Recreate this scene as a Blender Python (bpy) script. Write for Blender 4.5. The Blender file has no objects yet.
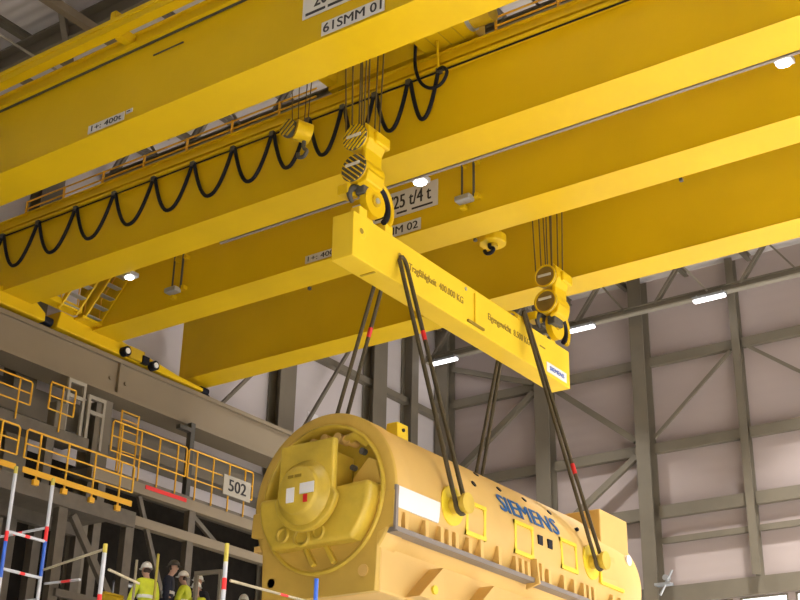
import bpy, bmesh, math, random
from mathutils import Vector, Matrix
random.seed(7)
S = bpy.context.scene
COL = S.collection
PI = math.pi
FLOOR = -1.7          # the camera stands at the origin, eye 1.7 m above the floor

# ------------------------------------------------------------------ materials
MATS = {}
def mat(name, col, rough=.5, metal=0., noise=0., scale=3., emit=None, estr=0., spec=.5, bump=0., bscale=30., coat=0.):
    m = bpy.data.materials.new(name); m.use_nodes = True
    nt = m.node_tree; b = nt.nodes['Principled BSDF']
    b.inputs['Roughness'].default_value = rough
    b.inputs['Metallic'].default_value = metal
    b.inputs['Specular IOR Level'].default_value = spec
    b.inputs['Coat Weight'].default_value = coat
    if noise > 0:
        tc = nt.nodes.new('ShaderNodeTexCoord'); n = nt.nodes.new('ShaderNodeTexNoise')
        n.inputs['Scale'].default_value = scale; n.inputs['Detail'].default_value = 5
        r = nt.nodes.new('ShaderNodeValToRGB')
        r.color_ramp.elements[0].position = .3; r.color_ramp.elements[1].position = .75
        r.color_ramp.elements[0].color = tuple(c*(1-noise) for c in col)+(1,)
        r.color_ramp.elements[1].color = tuple(min(1, c*(1+noise*.5)) for c in col)+(1,)
        nt.links.new(tc.outputs['Object'], n.inputs['Vector']); nt.links.new(n.outputs['Fac'], r.inputs['Fac'])
        nt.links.new(r.outputs['Color'], b.inputs['Base Color'])
    else:
        b.inputs['Base Color'].default_value = tuple(col)+(1,)
    if bump > 0:
        tc = nt.nodes.new('ShaderNodeTexCoord'); n = nt.nodes.new('ShaderNodeTexNoise')
        n.inputs['Scale'].default_value = bscale
        bp = nt.nodes.new('ShaderNodeBump'); bp.inputs['Strength'].default_value = bump; bp.inputs['Distance'].default_value = .05
        nt.links.new(tc.outputs['Object'], n.inputs['Vector']); nt.links.new(n.outputs['Fac'], bp.inputs['Height'])
        nt.links.new(bp.outputs['Normal'], b.inputs['Normal'])
    if emit:
        b.inputs['Emission Color'].default_value = tuple(emit)+(1,); b.inputs['Emission Strength'].default_value = estr
    MATS[name] = m
    return m
YEL = mat('crane_yellow', (.68, .445, .004), .45, noise=.10, scale=.35, spec=.3)
YELD = mat('crane_yellow_dull', (.52, .34, .006), .5, noise=.2, scale=2)
BEAMY = mat('lifting_beam_yellow', (.80, .555, .03), .5, spec=.2, noise=.08, scale=.8)
MACH = mat('machine_primer', (.68, .44, .13), .55, noise=.07, scale=.9)
MACHE = mat('machine_end_primer', (.60, .39, .07), .5, noise=.15, scale=1.2)
MACHY = mat('machine_end_yellow', (.63, .445, .05), .36, noise=.22, scale=1.6, bump=.25, bscale=5)
TAPEY = mat('bright_yellow_paint', (.82, .62, .03), .45, noise=.1)
RAILY = mat('handrail_yellow', (.75, .40, .02), .45)
STEEL = mat('grey_beige_steel', (.18, .155, .115), .55, noise=.12, scale=1)
STEELD = mat('dark_steel', (.07, .065, .055), .55, noise=.2)
RUN = mat('runway_beige', (.225, .18, .12), .5, noise=.08, scale=.6)
WHITE = mat('white_sheet', (.74, .73, .74), .5)
SIGN = mat('sign_white', (.62, .60, .56), .5)
BLACK = mat('black_rubber', (.008, .009, .016), .55, spec=.2)
INK = mat('black_ink', (.02, .018, .02), .5)
INKY = mat('faded_lettering', (.27, .18, .015), .5)
BLUE = mat('blue_lettering', (.01, .10, .30), .4)
BROWN = mat('oily_brown', (.22, .14, .03), .5, noise=.3)
ROPE = mat('wire_rope', (.09, .06, .015), .6)
SLING = mat('lifting_sling', (.07, .052, .022), .75, bump=.5, bscale=60)
RED = mat('red_paint', (.65, .02, .02), .5)
BLUEP = mat('blue_paint', (.03, .10, .45), .4)
ALU = mat('aluminium_tube', (.42, .43, .46), .4, metal=.2)
TIP = mat('ochre_tip', (.42, .34, .05), .5)
TUBD = mat('weathered_tube', (.34, .29, .19), .6, noise=.3)
FRAMEC = mat('pale_frame', (.36, .33, .27), .6)
GALV = mat('galvanised', (.45, .47, .50), .4, metal=.6)
DUCT = mat('grey_flange', (.22, .19, .17), .5)
WOOD = mat('deck_board', (.30, .22, .12), .7, noise=.3, scale=6)
HIVIS = mat('hi_vis_yellow', (.70, .78, .04), .6, noise=.15, scale=8)
REFL = mat('reflective_band', (.75, .77, .78), .3)
NAVY = mat('navy_cloth', (.018, .022, .045), .8)
SKIN = mat('skin', (.55, .33, .24), .55)
HELM = mat('white_helmet', (.82, .82, .80), .3)
HAIR = mat('hair_dark', (.05, .03, .02), .7)
LAMP = mat('lamp_glow', (1, 1, 1), .4, emit=(1, .97, .95), estr=14)
TUBEG = mat('tube_glow', (1, 1, 1), .4, emit=(1, .97, .97), estr=6)
SKY = mat('window_daylight', (.9, .9, .95), .3, emit=(.92, .95, 1), estr=2.6)
DARKI = mat('shade_dark_wall', (.016, .013, .010), .9, noise=.3, spec=.1)  # painted shade of the left interior; also darkens the unseen front wall
PLAT = mat('platform_steel', (.12, .10, .075), .6, noise=.2)
FLOORM = mat('concrete_floor', (.62, .60, .55), .6, noise=.1, scale=.3)
GLASS = mat('lamp_glass', (.7, .75, .8), .15, metal=.5)

def ribbed(name, col, axis, pitch, strength, rough=.5, dark=.0):
    """painted profiled sheet: wave bump along one object axis"""
    m = bpy.data.materials.new(name); m.use_nodes = True
    nt = m.node_tree; b = nt.nodes['Principled BSDF']; b.inputs['Roughness'].default_value = rough
    tc = nt.nodes.new('ShaderNodeTexCoord'); w = nt.nodes.new('ShaderNodeTexWave')
    w.bands_direction = axis; w.inputs['Scale'].default_value = .314/pitch; w.wave_profile = 'SIN'
    bp = nt.nodes.new('ShaderNodeBump'); bp.inputs['Strength'].default_value = strength; bp.inputs['Distance'].default_value = .04
    n = nt.nodes.new('ShaderNodeTexNoise'); n.inputs['Scale'].default_value = .25
    r = nt.nodes.new('ShaderNodeValToRGB')
    r.color_ramp.elements[0].color = tuple(c*.88 for c in col)+(1,); r.color_ramp.elements[1].color = tuple(min(1, c*1.06) for c in col)+(1,)
    nt.links.new(tc.outputs['Object'], w.inputs['Vector']); nt.links.new(tc.outputs['Object'], n.inputs['Vector'])
    nt.links.new(w.outputs['Fac'], bp.inputs['Height']); nt.links.new(bp.outputs['Normal'], b.inputs['Normal'])
    nt.links.new(n.outputs['Fac'], r.inputs['Fac']); nt.links.new(r.outputs['Color'], b.inputs['Base Color'])
    return m
WALLE = ribbed('end_wall_cladding', (.46, .385, .37), 'Z', .5, .08)
WALLL = ribbed('side_wall_cladding', (.60, .55, .55), 'Z', .5, .1)
ROOFM = ribbed('roof_deck', (.62, .59, .58), 'Y', .45, 1.0)

# ------------------------------------------------------------------ mesh builder
class MB:
    def __init__(s): s.v = []; s.f = []; s.mi = []; s.sm = []
    def add(s, vs, fs, mi=0, smooth=False):
        o = len(s.v); s.v += [tuple(v) for v in vs]
        for f in fs: s.f.append(tuple(o+i for i in f)); s.mi.append(mi); s.sm.append(smooth)
        return s
    def box(s, x0, x1, y0, y1, z0, z1, mi=0):
        vs = [(x, y, z) for z in (z0, z1) for y in (y0, y1) for x in (x0, x1)]
        return s.add(vs, [(0,2,3,1),(4,5,7,6),(0,1,5,4),(2,6,7,3),(0,4,6,2),(1,3,7,5)], mi)
    def bar(s, a, b, w, h=None, up=(0,0,1), mi=0):
        h = h or w; a = Vector(a); b = Vector(b); d = (b-a).normalized(); u = Vector(up)
        if abs(d.dot(u)) > .98: u = Vector((0,1,0))
        x = d.cross(u).normalized(); z = x.cross(d)
        vs = [p+x*i*w/2+z*j*h/2 for p in (a, b) for i, j in ((-1,-1),(1,-1),(1,1),(-1,1))]
        return s.add(vs, [(3,2,1,0),(4,5,6,7),(0,1,5,4),(1,2,6,5),(2,3,7,6),(3,0,4,7)], mi)
    def tube(s, pts, r, n=8, mi=0, closed=False, caps=True):
        pts = [Vector(p) for p in pts]; N = len(pts); rings = []
        ref = None
        for i, p in enumerate(pts):
            if closed: d = pts[(i+1) % N]-pts[i-1]
            else: d = pts[min(i+1, N-1)]-pts[max(i-1, 0)]
            d.normalize()
            if ref is None:
                ref = d.cross(Vector((0,0,1)));
                if ref.length < .05: ref = d.cross(Vector((0,1,0)))
            ref = (ref-d*ref.dot(d)).normalized(); q = d.cross(ref)
            rr = r[i] if isinstance(r, (list, tuple)) else r
            rings.append([p+ref*math.cos(2*PI*k/n)*rr+q*math.sin(2*PI*k/n)*rr for k in range(n)])
        vs = [v for R in rings for v in R]; fs = []
        for i in range(N if closed else N-1):
            j = (i+1) % N
            for k in range(n):
                fs.append((i*n+k, i*n+(k+1) % n, j*n+(k+1) % n, j*n+k))
        s.add(vs, fs, mi, True)
        if caps and not closed:
            s.add(rings[0], [tuple(range(n))[::-1]], mi); s.add(rings[-1], [tuple(range(n))], mi)
        return s
    def cyl(s, a, b, r, n=24, mi=0, r2=None):
        a = Vector(a); b = Vector(b)
        return s.tube([a, b], [r, r if r2 is None else r2], n, mi)
    def lathe(s, c, prof, n=64, mi=0, a0=0., a1=2*PI, smooth=True):
        """axis along Y through c; prof = [(y, r)]"""
        full = abs(a1-a0-2*PI) < 1e-6; m = n if full else n+1
        vs = [(c[0]+r*math.cos(a0+(a1-a0)*k/n), c[1]+y, c[2]+r*math.sin(a0+(a1-a0)*k/n)) for y, r in prof for k in range(m)]
        fs = []
        for i in range(len(prof)-1):
            for k in range(n):
                k2 = (k+1) % m
                fs.append((i*m+k, i*m+k2, (i+1)*m+k2, (i+1)*m+k))
        return s.add(vs, fs, mi, smooth)
    def prism(s, poly, axis, a, b, mi=0):
        """polygon in the plane across axis ('X': (y,z), 'Y': (x,z), 'Z': (x,y)), extruded a..b"""
        def P(p, t):
            return {'X': (t, p[0], p[1]), 'Y': (p[0], t, p[1]), 'Z': (p[0], p[1], t)}[axis]
        n = len(poly)
        vs = [P(p, a) for p in poly]+[P(p, b) for p in poly]
        fs = [tuple(range(n))[::-1], tuple(range(n, 2*n))]+[(i, (i+1) % n, (i+1) % n+n, i+n) for i in range(n)]
        return s.add(vs, fs, mi)
    def build(s, name, m, parent=None, bevel=0, fix=True):
        me = bpy.data.meshes.new(name); me.from_pydata(s.v, [], s.f)
        ms = m if isinstance(m, (list, tuple)) else [m]
        for x in ms: me.materials.append(x)
        for p, i, q in zip(me.polygons, s.mi, s.sm): p.material_index = i; p.use_smooth = q
        if fix:
            bm = bmesh.new(); bm.from_mesh(me); bmesh.ops.recalc_face_normals(bm, faces=bm.faces); bm.to_mesh(me); bm.free()
        o = bpy.data.objects.new(name, me); COL.objects.link(o)
        if parent:
            o.parent = parent
            o.matrix_parent_inverse = Matrix.Translation(parent.matrix_world.translation).inverted() if parent.type == 'EMPTY' or parent.matrix_world.translation.length else Matrix()
        if bevel:
            b = o.modifiers.new('bevel', 'BEVEL'); b.width = bevel; b.segments = 2; b.limit_method = 'ANGLE'
        return o
def tag(o, label, cat, group=None, kind=None):
    o['label'] = label; o['category'] = cat
    if group: o['group'] = group
    if kind: o['kind'] = kind
    return o
def thing(name, label, cat, loc=(0,0,0), group=None):
    o = bpy.data.objects.new(name, None); COL.objects.link(o); o.location = loc; o.empty_display_size = .2
    o.matrix_world = Matrix.Translation(loc)
    return tag(o, label, cat, group)
def struct(o): o['kind'] = 'structure'; return o
def lab(o, t): o['label'] = t; return o
def text_mesh(txt, size, ext=.004, bold=.0):
    """verts, faces of lettering in the XY plane, lower left corner at the origin"""
    c = bpy.data.curves.new('t', 'FONT'); c.body = txt; c.size = size; c.extrude = ext; c.resolution_u = 3; c.offset = bold
    o = bpy.data.objects.new('t', c); COL.objects.link(o)
    dg = bpy.context.evaluated_depsgraph_get(); me = bpy.data.meshes.new_from_object(o.evaluated_get(dg))
    vs = [v.co.copy() for v in me.vertices]; fs = [tuple(p.vertices) for p in me.polygons]
    bpy.data.objects.remove(o); bpy.data.meshes.remove(me)
    x0 = min(v.x for v in vs); x1 = max(v.x for v in vs); y0 = min(v.y for v in vs); y1 = max(v.y for v in vs)
    return [Vector((v.x-x0, v.y-y0, v.z)) for v in vs], fs, x1-x0, y1-y0
def text_fit(mb, txt, w, h, place, mi=0, heavy=.022):
    """lettering stretched to w x h; place(u, v, t) gives the world point"""
    vs, fs, W, H = text_mesh(txt, 1.)
    for k in range(3): mb.add([place(v.x*w/W+k*heavy*h, v.y*h/H, v.z+k*.0006) for v in vs], fs, mi)

# ------------------------------------------------------------------ room shell
XL, XR, YE, YF, ZR = -34.6, 13.0, 51.9, -22., 26.4
struct(MB().box(XL-.3, XR+.3, YF-.3, YE+.3, FLOOR-.3, FLOOR).build('floor', FLOORM))
struct(MB().box(XL-.3, XR+.3, YF-.3, YE+.3, ZR, ZR+.3).build('ceiling', ROOFM))
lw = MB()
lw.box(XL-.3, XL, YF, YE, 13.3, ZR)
lw.box(XL-.3, XL, YF, YE, FLOOR, 13.3, 1)  # shade of the interior under the platforms, put into the wall colour
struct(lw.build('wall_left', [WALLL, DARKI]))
struct(MB().box(XR, XR+.3, YF, YE, FLOOR, ZR).build('wall_right', WALLE))
struct(MB().box(XL-.3, XR+.3, YF-.3, YF, FLOOR, ZR).build('wall_front', DARKI))  # unseen wall, coloured dark to cut bounce onto the girder webs
# end wall with a strip of windows
WZ0, WZ1 = 7.2, 11.38
win = []
x = -17.72
for k in range(-7, 6):
    a = -20.0+k*2.3; win.append((a, a+1.98))
we = MB()
we.box(XL-.3, XR+.3, YE, YE+.3, WZ1, ZR); we.box(XL-.3, XR+.3, YE, YE+.3, FLOOR, WZ0)
xs = [XL-.3]+[v for w in win for v in w]+[XR+.3]
for i in range(0, len(xs), 2): we.box(xs[i], xs[i+1], YE, YE+.3, WZ0, WZ1)
struct(we.build('wall_back', WALLE))
for i, (a, b) in enumerate(win):
    w = struct(MB().box(a, a+.06, YE-.02, YE+.2, WZ0, WZ1).box(b-.06, b, YE-.02, YE+.2, WZ0, WZ1).box(a+.06, b-.06, YE-.02, YE+.2, WZ0, WZ0+.06).box(a+.06, b-.06, YE-.02, YE+.2, WZ1-.06, WZ1)
               .build('window_%d' % (i+1), STEEL))
    MB().box(a+.06, b-.06, YE+.1, YE+.13, WZ0+.06, WZ1-.06).build('pane', SKY, w)
# header band above the windows
struct(MB().box(XL, XR, YE-.16, YE, 11.42, 12.15).build('trim_1', STEEL))
# glowing strip added on the right wall, out of frame, to light the hall
wr = struct(MB().box(XR-.05, XR, 20, 48, 5.0, 5.15).box(XR-.05, XR, 20, 48, 13.0, 13.15).build('window_20', STEEL))
MB().box(XR-.06, XR-.03, 20, 48, 5.15, 13.0).build('pane', SKY, wr)

def col_h(name, x0, x1, y0, y1, z0, z1, axis, label, group='steel wall columns', fl=.05):
    """H section column; axis: which way the web runs"""
    m = MB()
    if axis == 'Y':   # flanges face +-Y
        m.box(x0, x1, y0, y0+fl, z0, z1).box(x0, x1, y1-fl, y1, z0, z1).box((x0+x1)/2-.03, (x0+x1)/2+.03, y0+fl, y1-fl, z0, z1)
    else:
        m.box(x0, x0+fl, y0, y1, z0, z1).box(x1-fl, x1, y0, y1, z0, z1).box(x0+fl, x1-fl, (y0+y1)/2-.03, (y0+y1)/2+.03, z0, z1)
    return tag(m.build(name, STEEL), label, 'column', group)
# end wall posts
col_h('steel_column', -23.85, -23.2, 51.05, 51.8, FLOOR, 26.3, 'Y', 'heavy steel column on the far wall, rising just behind the right end of the machine')
col_h('steel_column', -28.95, -28.2, 51.15, 51.8, FLOOR, 26.3, 'Y', 'steel column on the far wall, just under the right end of the lifting beam')
col_h('steel_column', -19.2, -18.85, 51.35, 51.8, 12.15, 26.3, 'Y', 'slim steel column on the far wall, rightmost in view, ending above the windows')
col_h('steel_column', -13.9, -13.2, 51.05, 51.8, FLOOR, 26.3, 'Y', 'heavy steel column on the far wall, outside the right edge of the photo')
col_h('steel_column', -34.5, -33.8, 51.05, 51.8, FLOOR, 26.3, 'Y', 'steel column in the far left corner of the hall')
# rails (girts) of the end wall, sitting between the posts
def girt(z0, z1, spans, y0, label):
    for a, b, l in spans:
        m = MB().box(a, b, y0, y0+.04, z0, z1).box(a, b, y0+.04, 51.78, z1-.05, z1).box(a, b, y0+.04, 51.78, z0, z0+.05)
        tag(m.build('wall_girt', STEEL), label+l, 'girder', 'horizontal rails on the far wall')
SP = [(-23.15, -19.25, ' right of the heavy column'), (-18.8, -13.95, ' at the right edge of the photo'), (-28.15, -23.9, ' left of the heavy column'), (-33.75, -29.0, ' next to the left corner')]
girt(22.03, 22.45, SP, 51.5, 'topmost grey rail of the far wall,')
girt(17.95, 18.4, SP, 51.5, 'second highest grey rail of the far wall,')
girt(15.05, 15.58, SP[:2], 51.5, 'broad lower grey rail of the far wall,')
girt(13.95, 14.2, SP[:2], 51.6, 'thin lowest grey rail of the far wall,')
girt(15.05, 15.58, SP[2:], 51.5, 'broad lower grey rail of the far wall,')
# braces
def brace(a, b, y, w, label):
    tag(MB().bar((a[0], y, a[1]), (b[0], y, b[1]), w, w*.7, up=(0,1,0)).build('cross_brace', STEEL), label, 'brace', 'diagonal braces of the far wall')
brace((-23.1, 18.6), (-19.3, 21.9), 51.4, .15, 'diagonal brace on the far wall, rising right from the heavy column to the slim one')
brace((-18.7, 22.1), (-14.1, 18.6), 51.4, .15, 'diagonal brace on the far wall, running down to the right edge of the photo')
brace((-33.6, 18.5), (-29.05, 21.9), 51.35, .3, 'diagonal brace on the far wall, left of the lifting beam end')
brace((-28.05, 21.9), (-23.95, 18.6), 51.35, .28, 'diagonal brace on the far wall, sloping down from the beam end to the heavy column')
brace((-28.05, 15.0), (-23.95, 17.9), 51.35, .28, 'diagonal brace on the far wall, rising to the heavy column above the machine')
brace((-33.6, 24.0), (-29.05, 22.35), 51.35, .25, 'diagonal brace near the top of the far wall beside the corner')
# bracket cluster low on the column
tag(MB().box(-23.2, -22.5, 50.7, 51.05, 12.0, 12.1).cyl((-22.7, 50.7, 12.3), (-22.7, 51.0, 12.3), .12).cyl((-23.0, 50.8, 11.6), (-22.4, 50.8, 12.6), .05).build('pipe_bracket', GALV), 'small grey pipe bracket low on the heavy far wall column', 'bracket')

# roof trusses
def truss(y, zc, label):
    t = thing('roof_truss', label, 'truss', (-10, y, zc), 'roof trusses across the hall')
    MB().box(XL+.05, XR-.05, y-.15, y+.13, zc-.08, zc, 1).box(XL+.05, XR-.05, y-.02, y+.02, zc, zc+.25).box(XL+.05, XR-.05, y-.13, y+.13, zc+.25, zc+.3).build('bottom_chord', [STEEL, FRAMEC], t)
    MB().box(XL+.05, XR-.05, y-.15, y+.15, zc+1.85, zc+2.1).build('top_chord', STEEL, t)
    x = -34.2; k = 0
    while x+2.6 < XR:
        MB().bar((x, y-.08, zc+.2), (x+1.3, y-.08, zc+1.9), .13, .1).bar((x, y+.1, zc+.2), (x+1.3, y+.1, zc+1.9), .13, .1).build('diagonal', STEEL, t)
        MB().bar((x+1.3, y-.08, zc+1.9), (x+2.5, y-.08, zc+.2), .1, .08).build('diagonal', FRAMEC if k % 2 else STEEL, t)
        x += 4.0; k += 1
    return t
for y, l in ((50.4, 'roof truss nearest the far wall, with two strip lights below it'), (43.2, 'second roof truss from the far wall'), (36., 'third roof truss from the far wall'),
             (28.8, 'roof truss seen through the gaps between the crane girders'), (14.4, 'roof truss nearest the camera')):
    truss(y, 24.25, l)
tag(MB().box(XL+.05, XR-.05, 22.5, 23.2, 25.2, 25.26).box(XL+.05, XR-.05, 22.5, 23.2, 26.0, 26.06).box(XL+.05, XR-.05, 22.82, 22.88, 25.26, 26.0).build('roof_rafter', STEEL), 'solid grey roof rafter crossing the top left corner of the photo', 'beam')
tag(MB().box(-28.55, -28.3, 15.0, 28.5, 24.85, 25.15).build('tie_beam', RUN), 'beige tie beam under the roof in the top left corner, ending at the crane walkway beam', 'beam')
for i, x in enumerate((-34.2, -32.1, -29.9, -27.2, -24.2, -21.2, -18.2, -15.2, -12.2, -9.2, -6.2, -3, 0, 4, 8, 12)):
    tag(MB().box(x-.1, x+.1, YF+.1, YE-.1, 26.36, 26.39).box(x-.015, x+.015, YF+.1, YE-.1, 26.13, 26.36).box(x-.1, x+.1, YF+.1, YE-.1, 26.1, 26.14).build('purlin', STEEL),
        'grey roof purlin running the length of the hall under the deck', 'purlin', 'roof purlins')
tag(MB().tube([(-31.2, 15.0, 25.0), (-31.2, 28.7, 25.0)], .045).build('roof_brace', FRAMEC), 'thin pale rod under the roof in the top left corner', 'brace')
tag(MB().bar((-29.6, 22.0, 26.0), (-30.2, 23.4, 24.0), .2).build('roof_brace', STEEL), 'thick diagonal strut under the roof in the top left corner', 'brace')

# left wall columns and rails
for y0, y1, l in ((38.75, 39.75, 'dark steel column on the left wall, above the left edge of the machine'), (45.2, 46.2, 'steel column on the left wall, above the top of the machine'),
              (48.2, 48.75, 'slim steel column on the left wall, next to the far corner'), (25.6, 26.5, 'steel column on the left wall behind the stair ladders')):
    col_h('steel_column', -34.55, -33.9, y0, y1, 9.2, 25.9, 'X', l)
tag(MB().box(-34.55, -33.5, YF+.1, 51.0, 14.0, 14.25).box(-33.6, -33.5, YF+.1, 51.0, 14.25, 14.7).box(-34.55, -34.4, YF+.1, 51.0, 14.25, 15.4).build('wall_girt', STEEL),
    'grey horizontal girder on the left wall, directly below the crane runway', 'girder', 'horizontal rails on the left wall')
tag(MB().box(-34.55, -34.2, 33.3, 51.0, 21.4, 21.7).build('wall_girt', STEEL), 'grey horizontal rail high on the left wall near the far corner', 'girder', 'horizontal rails on the left wall')
for a, b, l in (((-33.85, 34.9, 16.9), (-33.85, 38.6, 20.9), 'thin diagonal brace on the left wall, just right of the crane end'),
                ((-33.85, 40.0, 17.3), (-33.85, 43.6, 22.9), 'thin diagonal brace on the left wall behind the left slings'),
                ):
    tag(MB().bar(a, b, .16, .12).build('cross_brace', STEEL), l, 'brace', 'diagonal braces of the left wall')
tag(MB().box(-34.58, -34.55, 41.4, 42.1, 18.2, 19.0).build('notice_plate', WHITE), 'small pale plate on the left wall between the slings', 'plate')

# crane runway
rb = MB()
for z0, z1 in ((16.32, 16.46), (15.12, 15.24)): rb.box(-33.1, -32.0, YF+.1, 51.0, z0, z1)
rb.box(-32.2, -32.12, YF+.1, 51.0, 15.24, 16.32).box(-33.0, -32.92, YF+.1, 51.0, 15.24, 16.32)
rw = thing('crane_runway', 'long beige steel runway beam carrying both cranes along the left wall', 'beam', (-32.5, 20, 15.12))
rb.build('beam', RUN, rw)
MB().box(-32.62, -32.5, YF+.1, 51.0, 16.46, 16.56).build('rail', STEELD, rw)
for y in (10., 19.2, 28.4, 37.6, 46.8):
    MB().box(-32.12, -32.0, y-.05, y+.05, 15.24, 16.32).cyl((-32.12, y+.35, 15.7), (-32.05, y+.35, 15.7), .07).cyl((-32.12, y-.35, 15.7), (-32.05, y-.35, 15.7), .07).build('stiffener', RUN, rw)
for y, l in ((21.3, 'runway support column hidden behind the scaffold, nearest the camera'), (28.4, 'runway support column under the runway beam joint'), (39.2, 'runway support column behind the machine')):
    col_h('runway_column', -33.3, -32.6, y-.35, y+.35, FLOOR, 15.12, 'X', l, 'runway support columns')
# right hand runway, out of frame
rr = thing('crane_runway', 'runway beam carrying both cranes along the right wall', 'beam', (10.9, 20, 15.12))
MB().box(10.4, 11.4, YF+.1, 51.0, 15.12, 16.46).build('beam', RUN, rr)
MB().box(10.85, 10.97, YF+.1, 51.0, 16.46, 16.56).build('rail', STEELD, rr)

# ------------------------------------------------------------------ overhead cranes
def sign_mesh(x0, x1, z0, z1, y, lines, parent, label=None):
    """white plate on a girder's near face with black lettering; lines = (text, x0, x1, z0, z1)"""
    m = MB().box(x0, x1, y-.015, y, z0, z1, 0)
    for t, a, b, c, d in lines:
        if t == '':      # small print too fine to read in the photo: broken strokes of word length
            for p, q in ((0, .24), (.27, .5), (.55, .68), (.74, 1)): m.box(a+(b-a)*p, a+(b-a)*q, y-.02, y-.015, c+.015, d-.015, 1)
            continue
        text_fit(m, t, b-a, d-c, lambda u, v, w, a=a, c=c: (a+u, y-.02-w, c+v), 1)
    o = m.build('sign', [SIGN, INK], parent, fix=False)
    if label: o['label'] = label
    return o
def girder(crane, y0, y1, top, track, xl=-32.9):
    g = MB()
    g.box(xl, 11.3, y0+.03, y1-.03, 17.03, top)
    g.box(xl, 11.3, y0, y1, 17.0, 17.03)                      # bottom flange
    g.box(xl, 11.3, y0-.06, y1+.06, top, top+.04)             # top flange
    return g.build('bridge_girder', YEL, crane)

def crane(label, ga, gb, ca, cb, poly):
    c = thing('overhead_crane', label, 'crane', (-10, (ga[0]+gb[1])/2, 16.56), 'overhead bridge cranes')
    A = girder(c, ga[0], ga[1], 19.5, True); B = girder(c, gb[0], gb[1], 19.5, True)
    for xx0, xx1 in ((-32.9, -32.02), (10.5, 11.3)):
        MB().prism(poly, 'X', xx0, xx1).build('end_carriage', YEL, c, bevel=.03)
    # rails on the girders for the trolley
    MB().box(-31.5, 10, ga[1]-.35, ga[1]-.25, 19.54, 19.64).build('trolley_rail', STEELD, A)
    MB().box(-31.5, 10, gb[0]+.25, gb[0]+.35, 19.54, 19.64).build('trolley_rail', STEELD, B)
    return c, A, B
c1, G1, G2 = crane('nearer yellow crane bridge, with the hanging black cables and 61SMM 01 plate', (18.31, 19.5), (23.2, 24.4), 17, 25,
                   [(16.6, 16.62), (25.0, 16.62), (25.0, 16.9), (24.5, 17.2), (17.0, 17.2), (16.6, 16.9)])
c2, G3, G4 = crane('farther yellow crane bridge, with the 25t/4t sign and 02 plate', (26.96, 28.15), (31.95, 33.05), 25.5, 32.3,
                   [(25.5, 16.62), (32.4, 16.56), (32.4, 16.68), (31.1, 16.75), (28.2, 17.12), (25.6, 17.22)])
# top runs along the near faces: G1 and G2
MB().box(-32.5, 10.5, 18.25, 18.31, 19.01, 19.04).build('cable_strip', STEELD, G1)
MB().box(-32.5, 10.5, 18.15, 18.31, 19.05, 19.16).build('ledge', YEL, G1)
# outer beam on brackets along the top of G1
MB().box(-32.5, 10.5, 17.58, 17.86, 19.25, 19.5).box(-32.5, 10.5, 17.54, 17.6, 19.44, 19.56).build('walkway_beam', YEL, G1)
for x in (-28.8, -21.6, -14.4, -7.2, 0, 7.2):
    MB().box(x-.12, x+.12, 17.85, 18.31, 19.2, 19.5).box(x-.1, x+.1, 17.6, 17.8, 19.5, 19.85).build('bracket', YEL, G1, bevel=.02)
MB().box(-20.75, -19.75, 18.28, 18.31, 18.6, 18.63).build('groove_strip', STEELD, G1)
# G2 upper mouldings: cable track and ledges
MB().box(-32.8, 10.5, 23.03, 23.08, 18.87, 18.895).build('festoon_track', BLACK, G2)
MB().box(-32.8, 10.5, 22.98, 23.2, 18.92, 19.0).box(-32.8, 10.5, 23.08, 23.2, 19.15, 19.25).build('ledge', YEL, G2)
for G, y, z in ((G1, 19.5, 17.1), (G3, 28.15, 17.0)):
    pass
MB().box(-24, 10.5, 24.42, 24.5, 16.97, 17.03).build('conduit', DUCT, G2)
# small black switches on the lower edges
for G, pts in ((G3, ((-17.75, 28.2), (-23.75, 28.2), (-11.5, 28.2))), (G1, ((-7, 19.55),))):
    for x, y in pts: MB().box(x-.03, x+.05, y-.04, y+.06, 16.92, 17.0).build('limit_switch', STEELD, G)
# signs
s1 = [('200 t/25 t/4 t', -15.7, -13.6, 17.95, 18.32), ('', -15.93, -13.6, 17.77, 17.87)]
sign_mesh(-16.02, -13.45, 17.72, 18.45, 18.31, s1, G1)
sign_mesh(-15.45, -13.75, 17.07, 17.42, 18.31, [('61SMM 01', -15.4, -13.83, 17.13, 17.37)], G1)
sign_mesh(-22.82, -21.55, 17.07, 17.30, 18.31, [('1+: 400t', -22.7, -21.65, 17.11, 17.26)], G1)
sign_mesh(-21.5, -21.28, 17.2, 17.3, 18.31, [('-', -21.46, -21.35, 17.24, 17.26)], G1)
s2 = [('200 t/25 t/4 t', -20.75, -18.42, 17.92, 18.35), ('', -21.1, -18.35, 17.73, 17.82)]
sign_mesh(-21.2, -18.18, 17.66, 18.48, 26.96, s2, G3)
sign_mesh(-20.75, -18.75, 17.06, 17.42, 26.96, [('61SMM 02', -20.5, -18.85, 17.12, 17.36)], G3)
sign_mesh(-22.9, -21.6, 17.06, 17.30, 26.96, [('1+: 400t', -22.8, -21.7, 17.1, 17.26)], G3)

# lit floodlights along the far lower edge of G2
for x in (-27.89, -17.2, -7.45):
    f = MB().box(x-.2, x+.2, 24.5, 24.86, 17.0, 17.14).box(x-.05, x+.05, 24.4, 24.5, 17.05, 17.4).build('floodlight', GALV, c1, bevel=.02)
    n = 16
    if x > -20: MB().lathe((0, 0, 0), [(0, 0.001), (0, .17)], 20).build('lens', LAMP, f).matrix_local = Matrix.Translation((x, 24.66, 16.96)) @ Matrix.Rotation(PI/2, 4, 'X')
    else: MB().lathe((0, 0, 0), [(0, 0.001), (0, .13)], 20).build('lens', LAMP, f).matrix_local = Matrix.Translation((x, 24.66, 16.96)) @ Matrix.Rotation(PI/2, 4, 'X')
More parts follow.
